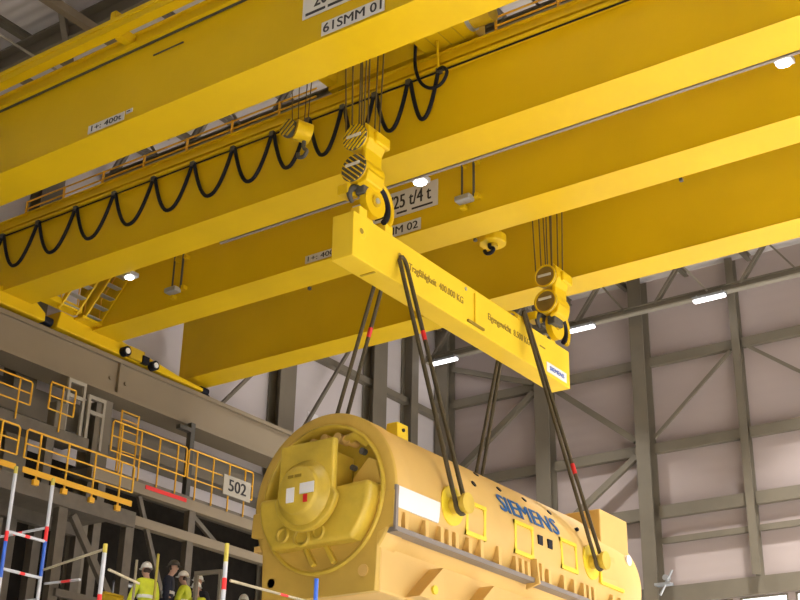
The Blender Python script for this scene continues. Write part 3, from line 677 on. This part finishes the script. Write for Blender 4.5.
# ------------------------------------------------------------------ service platforms on the left
def railing(p0, p1, h, n, label, group, toe=False):
    """yellow tube railing with top rail, knee rails, posts and toe board, rounded ends"""
    a = Vector(p0); b = Vector(p1); t = thing('guard_rail', label, 'railing', a, group)
    up = Vector((0, 0, h))
    loop = smooth([a+up*.3, a+up*.92, a+(b-a)*.02+up, b+(a-b)*.02+up, b+up*.92, b+up*.3], 4)
    MB().tube([a+up*.33, a+up*.95, a+(b-a)*.015+up, b+(a-b)*.015+up, b+up*.95, b+up*.33], .03, 8).build('top_rail', RAILY, t)
    MB().tube([a+up*.33, b+up*.33], .025, 8).tube([a+up*.66, b+up*.66], .025, 8).build('knee_rail', RAILY, t)
    for k in range(n):
        p = a+(b-a)*((k+.5)/n if n > 1 else .5)
        MB().tube([p-Vector((0, 0, .2)), p+up], .03, 8).build('post', RAILY, t)
        if toe: MB().box(p.x-.05, p.x+.05, p.y-.09, p.y+.09, p.z-.27, p.z-.12).build('post_foot', RAILY, t)
    if toe: MB().bar(a+Vector((.03, 0, .05)), b+Vector((.03, 0, .05)), .03, .16).build('toe_board', RAILY, t)
    return t
pa = thing('service_platform', 'grey steel platform with the front yellow guard rails, at the left edge', 'platform', (-29.5, 23, FLOOR))
MB().box(-31.0, -28.5, 17.0, 26.5, 10.1, 10.2).build('deck', PLAT, pa)
MB().box(-28.75, -28.5, 17.0, 26.5, 9.75, 10.1).box(-31.0, -30.75, 17.0, 26.5, 9.75, 10.1).build('edge_beam', PLAT, pa)
for y, zt in ((23.9, 9.75), (26.45, 9.9), (18.5, 9.75)):
    for x in (-28.75, -30.9): MB().box(x-.12, x+.12, y-.16, y+.16, FLOOR, zt).build('leg', PLAT, pa)
MB().bar((-28.6, 24.2, 9.6), (-28.6, 25.9, 7.6), .16, .2).bar((-28.6, 23.9, 7.4), (-28.6, 26.4, 7.4), .16, .2).build('brace', PLAT, pa)
railing((-28.45, 17.2, 10.33), (-28.45, 21.9, 10.33), 1.2, 4, 'left section of the front yellow guard rail, at the left edge of the photo', 'yellow guard rails', True)
railing((-28.45, 22.15, 10.33), (-28.45, 26.2, 10.33), 1.2, 4, 'right section of the front yellow guard rail, above the scaffold tower', 'yellow guard rails', True)

pb = thing('service_platform', 'grey steel platform behind, below the 502 sign', 'platform', (-32, 31, FLOOR))
MB().box(-32.4, -31.0, 26.8, 38.0, 12.1, 12.2).build('deck', PLAT, pb)
MB().box(-31.25, -31.0, 26.8, 38.0, 11.75, 12.1).box(-31.3, -31.0, 26.8, 38.0, 10.7, 11.0).build('edge_beam', RUN, pb)
MB().box(-30.99, -30.97, 29.1, 31.0, 11.95, 12.08).build('barrier_tape', RED, pb)
for y in (27.3, 31.4, 35.5):
    MB().box(-31.28, -31.03, y-.15, y+.15, FLOOR, 11.75).build('leg', PLAT, pb)
MB().bar((-31.15, 29.0, 11.7), (-31.15, 30.6, 8.4), .12, .15).bar((-31.15, 33.0, 10.8), (-31.15, 31.4, 11.7), .12, .15).build('brace', PLAT, pb)
railing((-30.95, 27.4, 12.3), (-30.95, 30.8, 12.3), 1.5, 4, 'rear yellow guard rail under the runway beam, left section', 'yellow guard rails')
railing((-30.95, 30.9, 12.3), (-30.95, 34.2, 12.3), 1.5, 4, 'rear yellow guard rail under the runway beam, section beside the 502 sign', 'yellow guard rails')
m = MB().box(-30.85, -30.8, 32.55, 33.95, 12.62, 13.32)
text_fit(m, '502', .9, .42, lambda u, v, w: (-30.79+w, 32.8+u, 12.78+v), 1)
tag(m.build('number_sign', [FRAMEC, INK], fix=False), 'white rectangular sign reading 502 on the rear guard rail', 'sign')

pc = thing('service_platform', 'upper rear gallery carrying the pale door frames, on the left', 'platform', (-32.2, 22, FLOOR))
MB().box(-32.45, -31.2, 15.0, 26.7, 12.85, 13.0).box(-31.4, -31.2, 15.0, 26.7, 12.6, 12.85).build('deck', PLAT, pc)
for y in (16., 20., 25.2): MB().box(-31.5, -31.2, y-.15, y+.15, FLOOR, 12.6).build('leg', PLAT, pc)
railing((-31.15, 20.5, 13.0), (-31.15, 24.2, 13.0), 1.1, 4, 'upper yellow guard rail at the far left edge, behind the front rail', 'yellow guard rails')
railing((-31.15, 24.9, 13.05), (-31.15, 25.9, 13.05), 1.3, 1, 'short yellow gate rail just left of the pale door frames', 'yellow guard rails')
for y, l in ((26.15, 'left one of two pale door frames below the runway beam'), (27.05, 'right one of two pale door frames below the runway beam')):
    t = thing('door_frame', l, 'door frame', (-31.9, y, 13.0), 'pale door frames')
    z1 = 15.05 if y < 27 else 14.75
    MB().box(-31.95, -31.85, y, y+.1, 13.0, z1).box(-31.95, -31.85, y+.65, y+.75, 13.0, z1).box(-31.95, -31.85, y+.1, y+.65, z1-.12, z1).build('frame', FRAMEC, t)
    MB().box(-31.94, -31.86, y+.1, y+.65, z1-.62, z1-.5).build('transom', FRAMEC, t)
tag(MB().box(-31.9, -31.5, 25.5, 25.95, 13.0, 14.0).build('pipe_case', STEEL, bevel=.03), 'grey box beside the left pale door frame', 'box')
# yellow caged frame at the front end of the rear rail
t = thing('ladder_cage', 'yellow ladder cage below the runway beam, right of the pale door frames', 'ladder', (-30.9, 28.2, 12.2))
g = MB()
for y in (27.85, 28.6): g.tube([(-31.1, y, 12.2), (-31.1, y, 14.3)], .03, 8)
for z in (12.6, 12.95, 13.3, 13.65, 14.0, 14.28): g.tube([(-31.1, 27.85, z), (-31.1, 28.6, z)], .02, 6)
g.build('ladder', RAILY, t)
# hoist post under the runway (dark) at the rear rail
tag(MB().box(-31.9, -31.7, 31.65, 31.85, 12.2, 15.1).box(-31.9, -31.7, 31.1, 31.65, 14.75, 14.9).build('steel_post', STEELD), 'dark steel post behind the rear guard rail, reaching up to the runway', 'post')

# dark machinery under the platforms
random.seed(3)
for i in range(18):
    y = 18.2+i*1.25; x = -33.75-.4*(i % 2); z = 4.2+random.random()*5.5
    tag(MB().tube([(x, y, z), (x, y+random.uniform(.5, 1.9), z+random.uniform(-.2, .2))], (.05, .08, .1)[i % 3]).tube([(x, y, z), (x, y, z-random.uniform(.6, 2.5))], .05).build('pipe_run', (STEEL, STEELD, GALV, DUCT)[i % 4]),
        'bent service pipe in the dark area under the platforms', 'pipe', 'service pipes under the platforms')

# ------------------------------------------------------------------ scaffolding in front
def banded(m, a, b, r=.027, bands=((0, 1, 0),)):
    a = Vector(a); b = Vector(b)
    for t0, t1, k in bands: m.tube([a.lerp(b, t0), a.lerp(b, t1)], r, 8, mi=k)
SM = [ALU, RED, BLUEP, TIP, TUBD]
sc = thing('scaffold_tower', 'aluminium scaffold tower with white, blue and red banded tubes, bottom left corner', 'scaffold', (-14.9, 11.85, FLOOR))
for x in (-14.9, -16.2):
    for y in (11.5, 12.18):
        m = MB()
        banded(m, (x, y, FLOOR), (x, y, 5.45), bands=((0, .72, 0), (.72, .735, 1), (.735, .78, 0), (.78, .85, 2), (.85, .87, 1), (.87, .985, 0), (.985, 1, 3)) if y < 12 else ((0, .70, 0), (.70, .715, 1), (.715, .80, 0), (.80, .87, 2), (.87, .90, 1), (.90, .985, 0), (.985, 1, 3)))
        m.build('standard', SM, sc)
    for i, z in enumerate([-1.2+.52*k for k in range(12)]):
        if z > 4.9: continue
        m = MB(); banded(m, (x, 11.5, z), (x, 12.18, z), .022, ((0, .45, 0), (.45, .58, 1), (.58, 1, 0))); m.build('rung', SM, sc)
for z in (3.7, 4.72):
    m = MB(); banded(m, (-14.9, 12.18, z-.0), (-16.2, 12.18, z), .02, ((0, .4, 0), (.4, .55, 1), (.55, 1, 0))); m.build('ledger', SM, sc)
m = MB(); banded(m, (-14.9, 11.5, 3.7), (-16.2, 11.5, 4.72), .02); m.build('ledger', SM, sc)

# work deck with handrail where the men stand (below the frame)
wd = thing('work_deck', 'scaffold work deck the hi-vis workers stand on, behind the scaffold tubes', 'scaffold', (-19.8, 20.4, FLOOR))
MB().box(-22.4, -18.4, 18.7, 23.4, 4.42, 4.5).build('deck_boards', WOOD, wd)
MB().box(-22.3, -20.75, 20.5, 22.4, 4.5, 4.92).build('raised_deck', WOOD, wd)
for x in (-22.3, -18.5):
    for y in (18.8, 23.3): MB().tube([(x, y, FLOOR), (x, y, 4.42)], .05).build('standard', ALU, wd)
# guard posts with yellow tips and long tubes in front
def pole(name, x, y, z1, bands, label):
    m = MB(); banded(m, (x, y, FLOOR), (x, y, z1), .027, bands)
    return tag(m.build(name, SM), label, 'pole', 'banded scaffold poles')
pole('scaffold_pole', -11.98, 10.7, 3.8, ((0, .86, 0), (.86, .89, 1), (.89, .98, 0), (.98, 1, 3)), 'white scaffold pole with yellow tip, left of the workers')
pole('scaffold_pole', -10.75, 11.5, 3.82, ((0, .86, 2), (.86, .90, 0), (.90, .925, 1), (.925, .96, 0), (.96, 1, 3)), 'blue and white scaffold pole with red band and yellow tip, right of the workers')
pole('scaffold_pole', -9.92, 12.2, 3.44, ((0, 1, 2),), 'blue scaffold pole in front of the machine end')
pole('scaffold_pole', -20.0, 18.75, 6.2, ((0, 1, 4),), 'grey scaffold pole just right of the first hi-vis worker')
pole('scaffold_pole', -19.55, 18.9, 6.3, ((0, 1, 3),), 'yellowish scaffold pole right of the worker in dark clothes')
def ltube(a, b, bands, label):
    m = MB(); banded(m, a, b, .017, bands)
    tag(m.build('guard_tube', SM), label, 'tube', 'level scaffold guard tubes')
ltube((-14.87, 12.2, 4.12), (-12.0, 10.73, 3.75), ((0, 1, 4),), 'dull guard tube from the scaffold tower to the left pole')
ltube((-14.87, 12.25, 3.93), (-13.4, 11.6, 3.7), ((0, .5, 0), (.5, .75, 1), (.75, 1, 0)), 'short red banded guard tube beside the scaffold tower')
ltube((-11.95, 10.77, 3.5), (-12.4, 11.7, 3.56), ((0, 1, 4),), 'pale guard tube ending just behind the left pole')
ltube((-10.7, 11.55, 3.38), (-10.6, 12.9, 3.36), ((0, .62, 4), (.62, .72, 1), (.72, 1, 4)), 'pale guard tube running from the blue pole towards the machine foot')
# grey framed box by the workers
t = thing('equipment_frame', 'grey rectangular frame standing in front of the third worker', 'frame', (-18.9, 19.7, 4.5))
MB().box(-19.25, -19.18, 19.68, 19.75, 4.5, 6.05).box(-18.57, -18.5, 19.68, 19.75, 4.5, 6.0).bar((-19.25, 19.71, 6.02), (-18.5, 19.71, 5.98), .08).bar((-19.25, 19.71, 5.0), (-18.5, 19.71, 5.0), .06).build('frame', STEEL, t)
tag(MB().box(-20.95, -20.85, 18.75, 19.3, 4.5, 5.6).box(-20.95, -20.85, 18.75, 19.3, 5.6, 5.66).build('tool_case', YELD, bevel=.02), 'small yellow case behind the scaffold tubes, left of the first worker', 'box')

# ------------------------------------------------------------------ people
def skin_mesh(name, verts, edges, radii, m, root=0, lvl=2, parent=None):
    me = bpy.data.meshes.new(name); me.from_pydata(verts, edges, []); me.materials.append(m)
    o = bpy.data.objects.new(name, me); COL.objects.link(o)
    s = o.modifiers.new('skin', 'SKIN'); s.use_smooth_shade = True
    for i, r in enumerate(radii):
        sv = me.skin_vertices[0].data[i]; sv.radius = r if isinstance(r, tuple) else (r, r); sv.use_root = (i == root)
    u = o.modifiers.new('sub', 'SUBSURF'); u.levels = lvl; u.render_levels = lvl
    if parent: o.parent = parent
    return o
def person(x, y, z, rot, label, jacket, trousers, size=1., helmet=HELM, stripe=True, tilt=.15, arms=((.25, .35, -.25), (.25, .30, -.3))):
    """standing figure, feet at z, facing local -Y; arms = hand offsets"""
    h = {}
    V = []; E = []; R = []
    def v(n, p, r, prev=None):
        h[n] = len(V); V.append(p); R.append(r)
        if prev: E.append((h[prev], h[n]))
    v('pelvis', (0, 0, .95), (.15, .11)); v('belly', (0, .0, 1.1), (.14, .10), 'pelvis'); v('chest', (0, .0, 1.32), (.17, .12), 'belly')
    v('collar', (0, 0, 1.46), (.10, .08), 'chest'); v('neck', (0, -.02, 1.53), .055, 'collar')
    hy = -.03-tilt*.3
    v('jaw', (0, hy-.01, 1.61), (.07, .08), 'neck'); v('head', (0, hy-.005, 1.69), (.085, .10), 'jaw'); v('crown', (0, hy, 1.77), (.06, .075), 'head')
    v('nose', (0, hy-.115, 1.66), .012, 'head')
    for s, nm in ((-1, 'l'), (1, 'r')):
        v('ear'+nm, (s*.093, hy, 1.67), .014, 'head')
        hx, hyy, hz = arms[0 if s < 0 else 1]
        sh = (s*.19, 0, 1.41); hand = (s*hx, -hyy, 1.41+hz-.25)
        el = (s*(.19+hx)/2+s*.07, -hyy*.35+.04, (1.41+hand[2])/2-.08)
        v('sh'+nm, sh, .06, 'chest'); v('el'+nm, el, .045, 'sh'+nm); v('wr'+nm, hand, .03, 'el'+nm)
        d = (Vector(hand)-Vector(el)).normalized(); p = Vector(hand)+d*.08; v('palm'+nm, tuple(p), (.03, .018), 'wr'+nm)
        side = Vector((1, 0, 0))
        for k in range(4):
            q = p+side*(k-1.5)*.02+d*(.05+.01*(k in (1, 2))); v('f%d%s' % (k, nm), tuple(q), .009, 'palm'+nm)
            q2 = q+d*.03+Vector((0, 0, -.02)); v('g%d%s' % (k, nm), tuple(q2), .008, 'f%d%s' % (k, nm))
        q = Vector(hand)+d*.05-side*s*.045; v('th'+nm, tuple(q), .010, 'palm'+nm)
        v('hip'+nm, (s*.1, 0, .88), .095, 'pelvis'); v('kn'+nm, (s*.12, -.03, .48), .06, 'hip'+nm); v('an'+nm, (s*.12, .02, .09), .04, 'kn'+nm)
        v('toe'+nm, (s*.13, -.15, .04), (.035, .025), 'an'+nm)
    b = skin_mesh('person', V, E, R, SKIN)
    tag(b, label, 'person', 'workers on the deck')
    # clothing from the same skeleton, slightly larger
    def sub(nm, names, grow, m, root):
        idx = {n: i for i, n in enumerate(names)}
        vs = [V[h[n]] for n in names]
        es = [(idx[a], idx[c_]) for a in names for c_ in names if (h[a], h[c_]) in E]
        rs = [tuple(q+grow for q in (R[h[n]] if isinstance(R[h[n]], tuple) else (R[h[n]], R[h[n]]))) for n in names]
        return skin_mesh(nm, vs, es, rs, m, idx[root], 2, b)
    sub('jacket', ['pelvis', 'belly', 'chest', 'collar', 'shl', 'ell', 'wrl', 'shr', 'elr', 'wrr'], .03, jacket, 'pelvis')
    sub('trousers', ['pelvis', 'hipl', 'knl', 'anl', 'hipr', 'knr', 'anr'], .022, trousers, 'pelvis')
    for s in (-1, 1):
        m = MB(); m.box(s*.13-.05, s*.13+.05, -.2, .08, 0, .1); m.build('boot', BLACK, None, bevel=.03).parent = b
    if helmet:
        pr = [(.155*math.cos(a), .135*math.sin(a)) for a in [PI*i/16 for i in range(9)]]
        m = MB(); n = 24
        vs = []; fs = []
        for i in range(9):
            a = PI/2*i/8; r = math.cos(a); zz = math.sin(a)
            for k in range(n): t = 2*PI*k/n; vs.append((.118*r*math.cos(t), hy+.14*r*math.sin(t), 1.72+.15*zz))
        for i in range(8):
            for k in range(n): fs.append((i*n+k, i*n+(k+1) % n, (i+1)*n+(k+1) % n, (i+1)*n+k))
        m.add(vs, fs, 0, True)
        vs = [(.118*math.cos(2*PI*k/n), hy+.14*math.sin(2*PI*k/n), 1.725) for k in range(n)]+[(.135*math.cos(2*PI*k/n), hy-(.03 if math.sin(2*PI*k/n) < 0 else 0)+.16*math.sin(2*PI*k/n), 1.715) for k in range(n)]
        m.add(vs, [(k, (k+1) % n, n+(k+1) % n, n+k) for k in range(n)], 0, True)
        ho = m.build('helmet', helmet, None); ho.parent = b
    # eyes
    for s in (-1, 1):
        MB().cyl((s*.032, hy-.092, 1.695), (s*.032, hy-.10, 1.695), .011, 10).build('eye', INK, None).parent = b
    m = MB(); m.box(-.08, .08, hy-.02, hy+.095, 1.62, 1.72); hb = m.build('hair', HAIR, None, bevel=.04); hb.parent = b
    if stripe:
        m = MB()
        for z0 in (1.08,):
            vs = [((.185)*math.cos(2*PI*k/20), .145*math.sin(2*PI*k/20), zz) for zz in (z0, z0+.07) for k in range(20)]
            m.add(vs, [(k, (k+1) % 20, 20+(k+1) % 20, 20+k) for k in range(20)], 0, True)
        m.build('reflective_band', REFL, None).parent = b
    b.location = (x, y, z); b.rotation_euler = (0, 0, rot); b.scale = (size,)*3
    return b
D = 4.5
person(-20.5, 19.56, D, -1.9, 'worker in yellow hi-vis jacket and white helmet, leftmost of the group', HIVIS, NAVY, 1.02)
person(-21.2, 20.9, D+.42, 2.2, 'worker in dark navy clothes with a pale band, between the hi-vis workers', NAVY, NAVY, 1.0, STEELD, arms=((.2, .1, -.5), (.2, .1, -.5)))
person(-21.3, 21.52, D+.42, -1.2, 'worker in hi-vis with white helmet behind the yellowish pole', HIVIS, NAVY, .94)
person(-21.68, 22.35, D+.42, .4, 'worker with white helmet behind the corner of the grey frame', NAVY, NAVY, 1.0, stripe=False)
person(-20.1, 20.69, D, .3, 'short worker in hi-vis seen inside the grey frame', HIVIS, NAVY, .87)
person(-20.8, 22.95, D, -2.4, 'worker with only the white helmet showing beside the machine foot', HIVIS, NAVY, 1.0)

# ------------------------------------------------------------------ light
def area(name, loc, rot, sx, sy, power, col=(1, 1, 1)):
    l = bpy.data.lights.new(name, 'AREA'); l.shape = 'RECTANGLE'; l.size = sx; l.size_y = sy; l.energy = power; l.color = col
    o = bpy.data.objects.new(name, l); COL.objects.link(o); o.location = loc; o.rotation_euler = rot
    return o
# unseen lamps added under the roof, powers set for floor bounce onto the girders
bays = [(x, y) for y in (-14, -6, 2, 10) for x in (-26, -14, -2, 8)]+[(x, 38.5) for x in (-26, -14, -2, 8)]+[(x, 46) for x in (-26, -14, -2)]
for x, y in bays:
    t = thing('added_bay_lamp', 'added round lamp under the roof, out of view', 'lamp', (x, y, 24.0), 'added lamps under the roof')
    MB().lathe((0, 0, 0), [(0, .5), (.3, .3), (.5, .12), (.5, .001)], 24).build('lamp_shade', GALV, None).parent = t
    s = t.children[0]; s.rotation_euler = (PI/2, 0, 0); s.location = (0, 0, 0)
    MB().tube([(x, y, 24.5), (x, y, 26.38)], .02, 6).build('lamp_rod', STEELD, t)
    rear = y > 30
    area('bay_fill', (x, y, 23.95), (0, 0, 0), 1.0, 1.0, 2400*(.3 if x < -20 else .8 if x < -10 else 1.3) if rear else 1500*(.02 if x < -20 else .42 if x < -10 else 1.3 if x < 0 else 1.8), (1, .97, .93)).data.spread = 1.7 if rear else 1.2
# fill lamp added at the right wall strip, set clear of the near girder webs
area('right_fill', (XR-.1, 34, 9), (0, PI/2, 0), 7.8, 28, 3000, (.95, .97, 1))
w = bpy.data.worlds.new('world'); S.world = w; w.use_nodes = True
w.node_tree.nodes['Background'].inputs[0].default_value = (.6, .65, .7, 1); w.node_tree.nodes['Background'].inputs[1].default_value = .3

# ------------------------------------------------------------------ camera
R = ((0.8165458578, 0.5769400077, 0.0198264855), (-0.2232077531, 0.3472078050, -0.9108375481), (-0.5323825326, 0.7393152018, 0.4122885778))
cam = bpy.data.cameras.new('camera'); co = bpy.data.objects.new('camera', cam); COL.objects.link(co)
cam.sensor_width = 36; cam.lens = 1320.963/800*36; cam.clip_end = 300; cam.clip_start = .1
co.matrix_world = Matrix(((R[0][0], -R[1][0], -R[2][0], 0), (R[0][1], -R[1][1], -R[2][1], 0), (R[0][2], -R[1][2], -R[2][2], 0), (0, 0, 0, 1)))
S.camera = co
S.view_settings.view_transform = 'Standard'; S.view_settings.look = 'None'; S.view_settings.gamma = 1
S.view_settings.exposure = 0.0
S.cycles.use_denoising = True
S.cycles.max_bounces = 8; S.cycles.diffuse_bounces = 5
